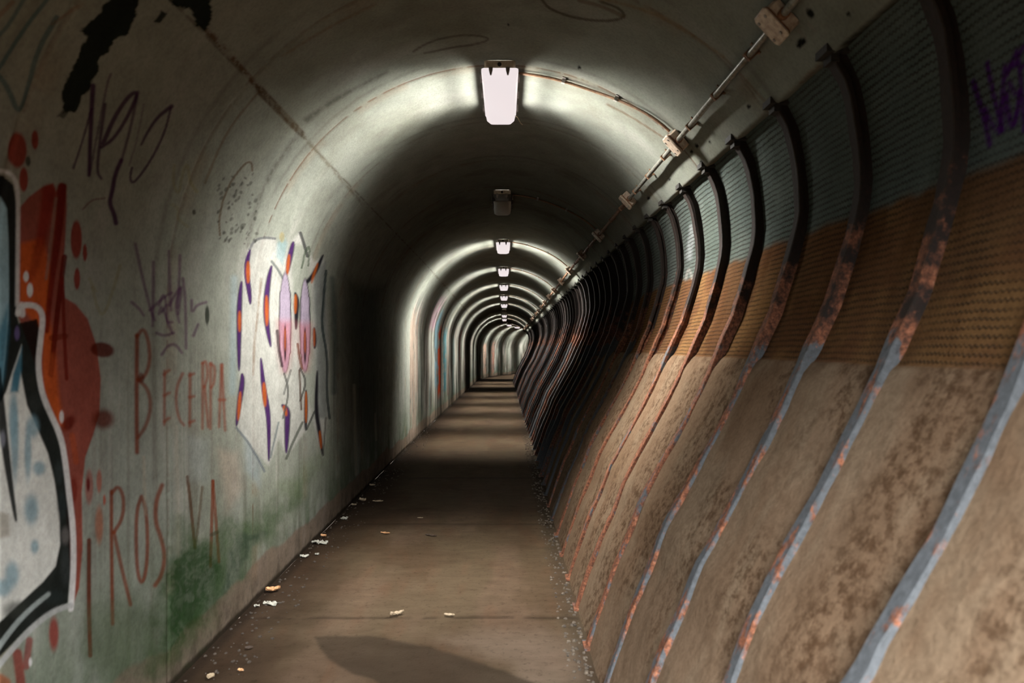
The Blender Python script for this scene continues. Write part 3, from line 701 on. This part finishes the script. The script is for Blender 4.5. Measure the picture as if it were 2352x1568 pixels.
# ---------------------------------------------------------------- floor
def build_floor():
    grids = []
    for (cols, nx) in ((np.arange(-1.2, 2.41, .2), 30), (columns(2.4, 3.0, 14, .1), 150), (columns(14, 3, 78, .25), 40)):
        if cols[0] < 0: cols = np.append(cols[:-1], 2.4)
        x = np.linspace(CX-R-.01, .44, nx); S, X = np.meshgrid(cols, x, indexing='ij')
        Z = .004*(fbm(S*3, X*3, 201)-.5)-.004*ss(.014, 0, np.abs(S-3.86))
        col = np.ones(S.shape+(3,))*lin((142, 121, 96))
        def mixin(m, c): col[:] = col*(1-m[..., None])+lin(c)*m[..., None]
        mixin(ss(.4, .7, fbm(S*1.6, X*2.6, 203))*.6, (120, 94, 72)); mixin(ss(.5, .75, fbm(S*1.2, X*3.6, 205))*.5, (162, 134, 112))
        mixin(ss(.5, .8, fbm(S*3, X*11, 207))*.3, (150, 108, 80))
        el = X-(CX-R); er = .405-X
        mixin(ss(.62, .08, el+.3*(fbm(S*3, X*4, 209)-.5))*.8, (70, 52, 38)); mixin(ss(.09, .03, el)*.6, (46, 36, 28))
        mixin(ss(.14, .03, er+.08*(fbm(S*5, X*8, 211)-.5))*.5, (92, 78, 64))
        wob = .03*(fbm(X*3, X*0, 213)-.5)
        mixin(ss(.028, .006, np.abs(S-3.86+wob))*.6*ss(.3, .5, fbm(X*6, S*3, 215)), (60, 44, 34))
        for sj in (5.9, 7.96, 10.0, 12.3):
            mixin(ss(.05, .01, np.abs(S-sj+wob))*.45, (70, 54, 42))
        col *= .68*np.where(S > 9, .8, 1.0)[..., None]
        # pool of light near the bottom and a cast shadow, painted into the colour
        px = VX+X*F/np.maximum(S, .5); py = VY+EYE*F/np.maximum(S, .5)
        shadow_mask = np.zeros(S.size)
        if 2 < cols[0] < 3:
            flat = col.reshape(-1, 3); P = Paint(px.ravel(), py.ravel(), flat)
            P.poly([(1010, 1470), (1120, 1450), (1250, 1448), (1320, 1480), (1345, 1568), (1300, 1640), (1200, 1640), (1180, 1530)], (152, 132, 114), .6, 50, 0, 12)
            shadow_pts = [(722, 1462), (760, 1458), (830, 1458), (900, 1468), (980, 1484), (1060, 1508), (1140, 1536), (1240, 1572), (1300, 1620), (1260, 1700), (960, 1700), (910, 1600), (870, 1566), (800, 1542), (752, 1514), (730, 1484)]
            P.poly(shadow_pts, (78, 65, 52), .8, 8, 0, 5)
            w3 = np.zeros((S.size, 3)); Q = Paint(px.ravel(), py.ravel(), w3); Q.poly(shadow_pts, (255, 255, 255), 1, 7); shadow_mask = w3[:, 0]
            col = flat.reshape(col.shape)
        grids.append(dict(P=np.stack(tmap(X, S, Z), -1), col=col, ShadowMask=shadow_mask.reshape(S.shape)))
    return grid_mesh('floor', grids, M_FLOOR, ('ShadowMask',))
o = build_floor(); o['label'] = 'dusty brown concrete tunnel floor with a painted shadow patch'

# ---------------------------------------------------------------- steel ribs
def rib_variant(seed):
    rs = random.Random(seed)
    root = empty('steel_rib', (0, 0, 0))
    n = 46; ts = np.linspace(.0, TL-.004, n)
    x, z, nx, nz = rprof(ts)
    wv = [.002*math.sin(i*.9+seed)+rs.uniform(-.0025, .0025) for i in range(n)]
    wd = [.026+rs.uniform(-.0035, .0030) for _ in range(n)]
    th = [.016+rs.uniform(-.001, .002) for _ in range(n)]
    off = [rs.uniform(-.0015, .0015)+.004*math.sin(i*.35+seed*2) for i in range(n)]
    f = MB(); rings = []
    for i in range(n):
        a, b, t0 = wv[i]-wd[i], wv[i]+wd[i]+rs.uniform(-.002, .002), off[i]
        def q(y, d): return (float(x[i]+nx[i]*(d+t0)), y, float(z[i]+nz[i]*(d+t0)))
        rings.append([q(a, 0), q(a+.004, -.003), q(b-.004, -.003), q(b, 0), q(b, th[i]), q(a, th[i])])
    f.stack(rings); o = f.build('flange', M_RIB, root); shade_auto(o, 30)
    w = MB(); rings = []
    for i in range(n):
        def q(y, d): return (float(x[i]+nx[i]*d), y, float(z[i]+nz[i]*d))
        rings.append([q(-.016, .012), q(.016, .012), q(.016, .095), q(-.016, .095)])
    w.stack(rings); w.build('web', M_RIB, root)
    h = MB(); h.box(1.118, 1.215, -.045, .045, 2.528, 2.556, 0); h.box(1.14, 1.17, -.03, .03, 2.50, 2.541); h.build('head_plate', M_DARK, root)
    ft = MB(); ft.box(.392, .50, -.055, .055, -.004, .010); ft.build('foot_plate', M_RIB, root)
    return root
protos = [rib_variant(k) for k in range(4)]
used = [False]*4
ORD = ['first', 'second', 'third', 'fourth', 'fifth', 'sixth', 'seventh', 'eighth', 'ninth', 'tenth', 'eleventh', 'twelfth', 'thirteenth', 'fourteenth', 'fifteenth', 'sixteenth', 'seventeenth', 'eighteenth', 'nineteenth', 'twentieth']
rusty = {-1: .46, 0: .48, 1: .50, 2: .51, 3: .56, 4: .62, 5: .68, 6: .62, 7: .68, 8: .64}
NEARL = ['steel rib cut off by the right edge of the photo, blue-grey flange at mid height',
         'nearest full steel rib, blue-grey flange with rust spots, dark rusty bend at the top right',
         'steel rib just left of the nearest full one, blue-grey below, thin rust patches',
         'third steel rib in from the right edge, black square head at the vault edge',
         'fourth steel rib in from the right edge, flange mostly rust over grey',
         'fifth steel rib in from the right, thin black top just right of the junction box',
         'sixth steel rib in from the right, orange rust stripe on the brightly lit grey lath',
         'seventh steel rib in from the right, at the edge where the first lamp light fades',
         'eighth steel rib in from the right, barely lit before the black stretch']
rib_k = 0
for k in range(-3, 90):
    s = RIB0+RSP*k
    if s < 1.3 and k < 0: continue
    v = k % 4
    loc = pt(0, s, 0); rz = -theta(s)
    if not used[v]:
        r = protos[v]; used[v] = True; r.location = loc; r.rotation_euler = (0, 0, rz)
    else: r = copy_tree(protos[v], loc, rz)
    if k < len(NEARL): lab = NEARL[k]
    elif s < 9.8: lab = 'steel rib in the unlit black stretch behind the first lit lamp'
    elif s < 12.4: lab = 'thin steel rib edge caught by the second lit ceiling lamp'
    elif s < 24.5: lab = 'distant steel rib on the right wall between the second and sixth lit lamps'
    elif s < 36: lab = 'far steel rib on the right wall before the tunnel bends'
    else: lab = 'very distant steel rib where the tunnel bends to the right'
    tag(r, lab, 'rib', 'steel ribs along the right wall')
    rr = rusty.get(k, .5+.12*math.sin(k*2.1))
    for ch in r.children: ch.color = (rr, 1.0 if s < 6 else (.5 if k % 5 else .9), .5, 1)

# ---------------------------------------------------------------- ceiling lamps
def lamp_proto(on):
    root = empty('ceiling_light', (0, 0, 0))     # origin at the near end, at the crown, z = underside height of the vault
    h = MB(); h.box(-.090, .090, 0, .80, -.052, .004, .012)
    hs = h.build('housing', M_HOUSE, root); shade_auto(hs)
    def ring(z, w0, w1, y0, y1, c):
        return [(-w0+c, y0, z), (w0-c, y0, z), (w0, y0+c, z), (w1, y1-c*2.4, z), (w1-c*.9, y1, z), (-w1+c*.9, y1, z), (-w1, y1-c*2.4, z), (-w0, y0+c, z)]
    L = MB(); L.stack([ring(-.046, .106, .104, -.004, .815, .012), ring(-.060, .107, .105, -.006, .818, .014), ring(-.072, .101, .099, .000, .812, .018), ring(-.112, .094, .092, .008, .800, .028), ring(-.120, .082, .080, .024, .782, .03)])
    ln = L.build('lens', M_ON if on else M_OFF, root); shade_auto(ln, 40)
    for x in (-.052, .046):
        c = MB(); c.stack([[(x-.012, -.009, -.042), (x+.012, -.009, -.042), (x+.012, .004, -.042), (x-.012, .004, -.042)],
                           [(x-.011, -.011, -.060), (x+.011, -.011, -.060), (x+.011, .002, -.060), (x-.011, .002, -.060)],
                           [(x-.004, -.008, -.086), (x+.004, -.008, -.086), (x+.004, .006, -.086), (x-.004, .006, -.086)]])
        c.build('clip', M_CLIP, root)
    for y in (.14, .40, .66):
        for sx in (-1, 1):
            c = MB(); c.box(sx*.112-.006, sx*.112+.006, y-.012, y+.012, -.074, -.030, 0); c.build('clip', M_CLIP, root)
    b = MB(); b.tube([(-.002, -.004, -.024), (-.002, .004, -.024)], .012, 16); b.build('screw_hole', M_DARK, root)
    return root
LZ = CZ+R+.0
OFFL = {2, 8, 11, 0}
ON_N = 0
p_on = lamp_proto(True); p_off = lamp_proto(False); u_on = u_off = False
LAMP_W = 42.0
lit_names = []
for n in range(0, 18):
    s = LAMP0+LSP*(n-1)
    x = -.03
    on = n not in OFFL
    loc = pt(x, s, LZ-.003); rz = -theta(s+.4)
    if on:
        if not u_on: r = p_on; u_on = True; r.location = loc; r.rotation_euler = (0, 0, rz)
        else: r = copy_tree(p_on, loc, rz)
    else:
        if not u_off: r = p_off; u_off = True; r.location = loc; r.rotation_euler = (0, 0, rz)
        else: r = copy_tree(p_off, loc, rz)
    r.rotation_euler = (0, 0, rz)
    if n == 1: lab = 'nearest and largest glowing box lamp on the tunnel ceiling'
    elif n == 2: lab = 'unlit grey box lamp in the dark stretch behind the nearest glowing lamp'
    elif n == 8: lab = 'unlit box lamp after the sixth glowing lamp'
    elif n == 11: lab = 'unlit box lamp just before the tunnel bends'
    elif n in (-1, 0): lab = 'box lamp overhead behind the camera' if n == -1 else 'unlit box lamp right above the camera'
    else:
        ON_N += 1; lab = ORD[ON_N]+' glowing ceiling lamp counted inward from the nearest one'
        if n > 14: lab = 'glowing ceiling lamp hidden round the bend'
    if n == 1: ON_N = 1
    tag(r, lab, 'lamp', 'box lamps along the ceiling')
    if on:
        for (dx, dz, rot, w, k, sp) in ((0, -.1245, 0, .12, .62, 68), (-.085, -.132, 35, .06, .62, 70), (.085, -.132, -35, .06, .62, 70), (-.128, -.10, 64, .06, .46, 94), (.128, -.10, -64, .06, .46, 94), (-.118, -.085, 84, .05, .13, 155), (.118, -.085, -84, .05, .13, 155)):
            rot = (0, math.radians(rot), 0)
            ld = bpy.data.lights.new('tube_light', 'AREA'); ld.shape = 'RECTANGLE'; ld.size = w; ld.size_y = .62
            ld.energy = LAMP_W*k*(1 if n == 1 else .55 if n == 3 else .42); ld.color = (1.0, .985, .935); ld.spread = math.radians(sp)
            lo = bpy.data.objects.new('tube_light', ld); C.objects.link(lo); lo.parent = r; lo.location = (dx, .40, dz); lo.rotation_euler = rot

# loose wire ends by the nearest lamp
wr = MB(); wr.tube([(.085, .72, -.07), (.115, .74, -.085), (.135, .78, -.11), (.15, .80, -.115)], .003, 6)
wr.xf(Matrix.Translation(pt(-.03, LAMP0, LZ-.003)))
tag(wr.build('loose_wire', M_LEAFP), 'short loose wire hanging at the far end of the nearest glowing lamp', 'wire')

# ---------------------------------------------------------------- conduit, junction boxes, branch pipes
BA = math.atan2(1.162-.215+.0, .97+.04)       # angle of the conduit on the arch
def arch_pt(a, s, inset): return pt(CX+(R-inset)*math.cos(a), s, CZ+(R-inset)*math.sin(a))
def frame(a, s):
    """local axes: X = along the arch (to the right/down), Y = along the tunnel, Z = away from the vault (inward)"""
    th = theta(s); rz = Matrix.Rotation(-th, 3, 'Z')
    tx = rz @ Vector((math.sin(a), 0, -math.cos(a))); ty = rz @ Vector((0, 1, 0)); tz = rz @ Vector((-math.cos(a), 0, -math.sin(a)))
    M = Matrix((tx, ty, tz)).transposed().to_4x4(); return M
def place(mb, name, mat, parent, M=None):
    return mb.build(name, mat, parent)
def box_proto():
    root = empty('junction_box', (0, 0, 0))
    b = MB(); b.box(-.060, .060, -.044, .044, 0.0, .054, .010); o = b.build('box_body', M_BOX, root); shade_auto(o)
    s_ = MB(); s_.box(-.063, .063, -.047, .047, .054, .058, .010); s_.build('rusty_seam', M_BOXRUST, root)
    l = MB(); l.box(-.067, .067, -.051, .051, .058, .072, .010); o = l.build('lid', M_BOX, root); shade_auto(o)
    for x in (-.040, .040):
        for y in (-.030, .030):
            c = MB(); c.tube([(x, y, .070), (x, y, .076)], .006, 8); c.build('screw', M_CLIP, o)
    g = MB(); g.tube([(0, -.066, .034), (0, -.042, .034)], .020, 12); g.build('gland', M_BOXRUST, root)
    g = MB(); g.tube([(0, .042, .034), (0, .066, .034)], .020, 12); g.build('gland', M_BOXRUST, root)
    return root
boxes = [0.68, 2.50]
for n in range(1, 15):
    s = LAMP0+LSP*(n-1)-.02; boxes += [s, s+1.56]
bp = box_proto(); first = True
pl = None
for i, s in enumerate(boxes):
    M = frame(BA, s); M.translation = arch_pt(BA, s, .004)
    if first: r = bp; first = False
    else: r = copy_tree(bp, (0, 0, 0), 0)
    r.location = M.translation; r.rotation_euler = M.to_euler()
    n = (i-2)//2+1
    if i == 0: lab = 'junction box above the camera'
    elif i == 1: lab = 'nearest cream junction box on the conduit at the top right'
    elif i == 2: lab = 'cream junction box where the branch pipe from the nearest glowing lamp meets the conduit'
    elif i == 3: lab = 'junction box on the conduit at the edge of the dark stretch'
    elif i == 4: lab = 'faint junction box in the dark beside the unlit lamp'
    else:
        lab = ('junction box beside the %s ceiling lamp of the row' if i % 2 == 0 else 'junction box midway past the %s ceiling lamp of the row') % ORD[n-1]
    tag(r, lab, 'junction box', 'junction boxes along the ceiling conduit')
# pipes between boxes
for i in range(len(boxes)-1):
    a, b = boxes[i]+.067, boxes[i+1]-.067
    root = empty('conduit_pipe', arch_pt(BA, a, .03)); inv = Matrix.Translation(-root.location)
    m = MB(); n = 10
    m.tube([arch_pt(BA, a+(b-a)*k/n, .038+.003*math.sin(k*1.3+i)) for k in range(n+1)], .0145, 12); m.xf(inv)
    o = m.build('pipe', M_PIPE if i < 3 else M_PIPER, root); shade_auto(o)
    ncl = 3
    for k in range(ncl):
        s = a+(b-a)*(k+.5)/ncl
        Mx = inv @ Matrix.Translation(arch_pt(BA, s, 0)) @ frame(BA, s)
        c = MB(); c.box(-.030, .026, -.008, .008, .0, .005); c.box(-.019, .019, -.008, .008, .004, .056); c.xf(Mx)
        c.build('pipe_clip', M_PIPER, root)
    if i == 0: lab = 'conduit pipe leading up out of the frame behind the nearest junction box'
    elif i == 1: lab = 'grey conduit pipe between the two nearest junction boxes'
    elif i == 2: lab = 'conduit pipe running from the lit branch box into the dark'
    else: lab = 'distant conduit pipe past the %s junction box' % (ORD[i] if i < 20 else 'last visible')
    tag(root, lab, 'pipe', 'conduit pipes along the ceiling')
# branch pipes from each lamp across the vault
for n in range(1, 15):
    s = LAMP0+LSP*(n-1)
    root = empty('branch_pipe', arch_pt(PI/2-.09, s+.14, .03)); inv = Matrix.Translation(-root.location)
    a0, a1 = PI/2-.085, BA+.050
    m = MB(); K = 22; pts = []
    for k in range(K+1):
        f = k/K; pts.append(arch_pt(a0+(a1-a0)*f, s+.14-.15*ss(.35, 1, f).item() if hasattr(ss(.35, 1, f), 'item') else s+.14, .018))
    m.tube(pts, .0085, 10); m.xf(inv); o = m.build('pipe', M_PIPER, root); shade_auto(o)
    for f in (.28, .62):
        k = int(f*K); aa = a0+(a1-a0)*f; sy = s+.14-.15*float(ss(.35, 1, f))
        Mx = inv @ Matrix.Translation(arch_pt(aa, sy, 0)) @ frame(aa, sy)
        c = MB(); c.box(-.010, .010, -.026, .026, 0, .005); c.box(-.010, .010, -.012, .012, .004, .029); c.xf(Mx); c.build('pipe_clip', M_CLIP, root)
    tag(root, ('branch pipe arching over the vault from the nearest glowing lamp' if n == 1 else 'branch pipe arching from the %s lamp of the row' % ORD[n-1]), 'pipe', 'branch pipes from lamps to conduit')

# ---------------------------------------------------------------- litter
def fl(px, py):
    s = EYE*F/(py-VY); return ((px-VX)*s/F, s)
def leaf_mesh(name, L, W, mat, seed, curl=.3, lobes=0):
    rs = random.Random(seed); V = []; Fc = []; n = 9; m = 5
    for i in range(n):
        u = i/(n-1); w = W*math.sin(PI*min(1, u*.94+.04))**.8*(1+.35*lobes*math.sin(u*17))
        for j in range(m):
            v = (j/(m-1)-.5)*2
            z = .003+curl*L*(abs(v)**1.6*.35+ (u-.5)**2*.9)+rs.uniform(0, .05)*L
            V.append(((u-.5)*L+rs.uniform(-.02, .02)*L, v*w/2, z))
    k = len(V); V += [(x, y, max(0.0005, z-.0025)) for x, y, z in V]
    for i in range(n-1):
        for j in range(m-1):
            a = i*m+j; Fc.append((a, a+1, a+m+1, a+m)); Fc.append((k+a, k+a+m, k+a+m+1, k+a+1))
    for i in range(n-1):
        for j in (0, m-1):
            a = i*m+j; Fc.append((a, a+m, k+a+m, k+a))
    for j in range(m-1):
        for i in (0, n-1):
            a = i*m+j; Fc.append((a, a+1, k+a+1, k+a))
    o = mesh_obj(name, V, Fc, mat); return o
def scrap_mesh(name, L, W, mat, seed):
    rs = random.Random(seed); V = []; Fc = []; n = 7; m = 6
    for i in range(n):
        for j in range(m):
            V.append(((i/(n-1)-.5)*L*(1-.35*abs(j/(m-1)-.5)*rs.random())+rs.uniform(-.05, .05)*L, (j/(m-1)-.5)*W*(1-.4*abs(i/(n-1)-.5)*rs.random()), .002+rs.uniform(0, .34)*min(L, W)))
    k = len(V); V += [(x, y, max(.0005, z-.002)) for x, y, z in V]
    for i in range(n-1):
        for j in range(m-1):
            a = i*m+j; Fc.append((a, a+1, a+m+1, a+m)); Fc.append((k+a, k+a+m, k+a+m+1, k+a+1))
    return mesh_obj(name, V, Fc, mat)
LIT = [('dry_leaf', 627, 1358, .085, .06, M_LEAFO, 'orange-brown curled dry leaf propped against the foot of the left wall', .45),
       ('paper_scrap', 622, 1388, .09, .045, M_PAPER, 'white torn paper scrap just below the orange-brown leaf by the left wall', 0),
       ('paper_scrap', 578, 1393, .03, .03, M_PAPER, 'tiny white scrap in the left gutter beside the torn paper', 0),
       ('paper_scrap', 735, 1248, .13, .06, M_PAPER, 'long crumpled pale scrap by the left wall, halfway down the lit floor', 0),
       ('dry_leaf', 738, 1233, .05, .045, M_LEAFO, 'small tan leaf lying behind the long crumpled pale scrap', .6),
       ('paper_scrap', 692, 1279, .06, .04, M_PAPER, 'small pale scrap against the wall in front of the long crumpled one', 0),
       ('paper_scrap', 728, 1274, .03, .03, M_PAPER, 'speck of white paper right of the small pale scrap', 0),
       ('paper_scrap', 790, 1192, .06, .05, M_PAPER, 'pale scrap standing near the left gutter in the dim stretch', 0),
       ('dry_leaf', 833, 1151, .07, .06, M_LEAFP, 'pale tan dry leaf in the dim stretch near the left wall', .7),
       ('dry_leaf', 813, 1161, .05, .04, M_LEAFP, 'smaller tan leaf just left of the pale tan leaf', .5),
       ('dry_leaf', 868, 1153, .10, .05, M_LEAFP, 'flat pale leaf right of the tan leaves in the dim stretch', .2),
       ('dry_leaf', 852, 1116, .06, .05, M_LEAFP, 'furthest pale leaf by the left wall in the dim stretch', .5),
       ('dry_leaf', 965, 1190, .05, .02, M_LEAFP, 'thin tan leaf lying out on the open floor', .1),
       ('dry_leaf', 885, 1226, .08, .035, M_LEAFO, 'brown leaf lying right of the crumpled pale scrap', .2),
       ('dry_leaf', 990, 1231, .10, .03, M_LEAFD, 'dark twiggy leaf in the middle of the floor', .1),
       ('dry_leaf', 912, 1413, .08, .035, M_LEAFP, 'curled leaf on the floor joint, left of centre', .4),
       ('dry_leaf', 1032, 1415, .06, .025, M_LEAFP, 'small leaf caught in the floor joint, right of centre', .3),
       ('dry_leaf', 484, 1556, .035, .05, M_LEAFP, 'pale upright leaf at the bottom of the photo near the left wall', .45),
       ('dry_leaf', 553, 1541, .03, .02, M_LEAFO, 'tiny orange leaf at the bottom of the photo', .3),
       ('dry_leaf', 572, 1490, .04, .03, M_LEAFD, 'small dark leaf in the left gutter near the bottom', .3)]
for i, (nm, px, py, L, W, mat, lab, curl) in enumerate(LIT):
    x, s = fl(px, py); x = max(x, CX-R+.04)
    o = leaf_mesh(nm, L, W, mat, i, curl, 1 if i % 3 == 0 else 0) if nm == 'dry_leaf' else scrap_mesh(nm, L, W, mat, i)
    o.location = (x, s, .002); o.rotation_euler = (0, 0, random.Random(i).uniform(-.5, .5))
    tag(o, lab, 'leaf' if nm == 'dry_leaf' else 'paper', 'fallen leaves on the floor' if nm == 'dry_leaf' else 'paper scraps by the left wall')
def grit(name, xa, spread, s0, s1, n, mat, seed, label, size):
    rs = random.Random(seed); m = MB()
    for i in range(n):
        s = s0+(s1-s0)*rs.random()**1.4; x = xa+spread*(rs.random()**1.7)*(1 if xa < 0 else -1); r = size*rs.uniform(.4, 1.5)
        a = rs.uniform(0, PI)
        def rg(z, k): return [(x+math.cos(a+q*PI*2/5)*r*k*rs.uniform(.7, 1.2), s+math.sin(a+q*PI*2/5)*r*k*rs.uniform(.7, 1.3), z) for q in range(5)]
        m.stack([rg(-.002, 1), rg(r*.5, 1), rg(r*rs.uniform(.6, 1.1), .5)])
    o = m.build(name, mat); tag(o, label, 'debris', None, 'stuff')
grit('gravel_debris', CX-R+.02, .26, 2.4, 13, 520, M_GRITD, 3, 'dark grit and leaf crumbs heaped along the foot of the left wall', .007)
grit('gravel_debris', .40, .11, 2.4, 12, 650, M_GRIT, 4, 'pale gravel and rubble along the foot of the right wall', .008)

# ---------------------------------------------------------------- world, camera, view
SKY = 84.0
w = bpy.data.worlds.new('world'); bpy.context.scene.world = w; w.use_nodes = True
nt = w.node_tree; bg = nt.nodes['Background']        # overcast daylight reaching in through the open tunnel mouth behind
tc = nt.nodes.new('ShaderNodeTexCoord'); sxx = nt.nodes.new('ShaderNodeSeparateXYZ'); nt.links.new(tc.outputs['Generated'], sxx.inputs[0])
nt.links.new(ramp(nt, sxx.outputs[2], [(.20, (0, 0, 0, 1)), (.45, (.95, .98, 1.0, 1))]), bg.inputs[0]); bg.inputs[1].default_value = SKY
pd = bpy.data.lights.new('mouth_portal', 'AREA'); pd.shape = 'RECTANGLE'; pd.size = 3.0; pd.size_y = 3.4; pd.cycles.is_portal = True
po = bpy.data.objects.new('mouth_portal', pd); C.objects.link(po); po.location = (-.1, -1.22, 1.6); po.rotation_euler = (PI/2, 0, 0)
cam = bpy.data.cameras.new('camera'); co = bpy.data.objects.new('camera', cam); C.objects.link(co)
co.location = (0, 0, EYE); co.rotation_euler = (PI/2, 0, 0)
cam.sensor_width = 36; cam.lens = F*36/2352; cam.shift_x = 16/2352; cam.shift_y = 13/2352
cam.clip_start = .02; cam.clip_end = 300
cam.dof.use_dof = True; cam.dof.focus_distance = 7.0; cam.dof.aperture_fstop = 2.8
sc = bpy.context.scene; sc.camera = co
sc.view_settings.view_transform = 'Standard'; sc.view_settings.look = 'None'; sc.view_settings.gamma = 1; sc.view_settings.exposure = 0.0
sc.view_settings.use_curve_mapping = False
sc.cycles.max_bounces = 5; sc.cycles.diffuse_bounces = 1; sc.cycles.adaptive_threshold = .05; sc.cycles.use_denoising = True
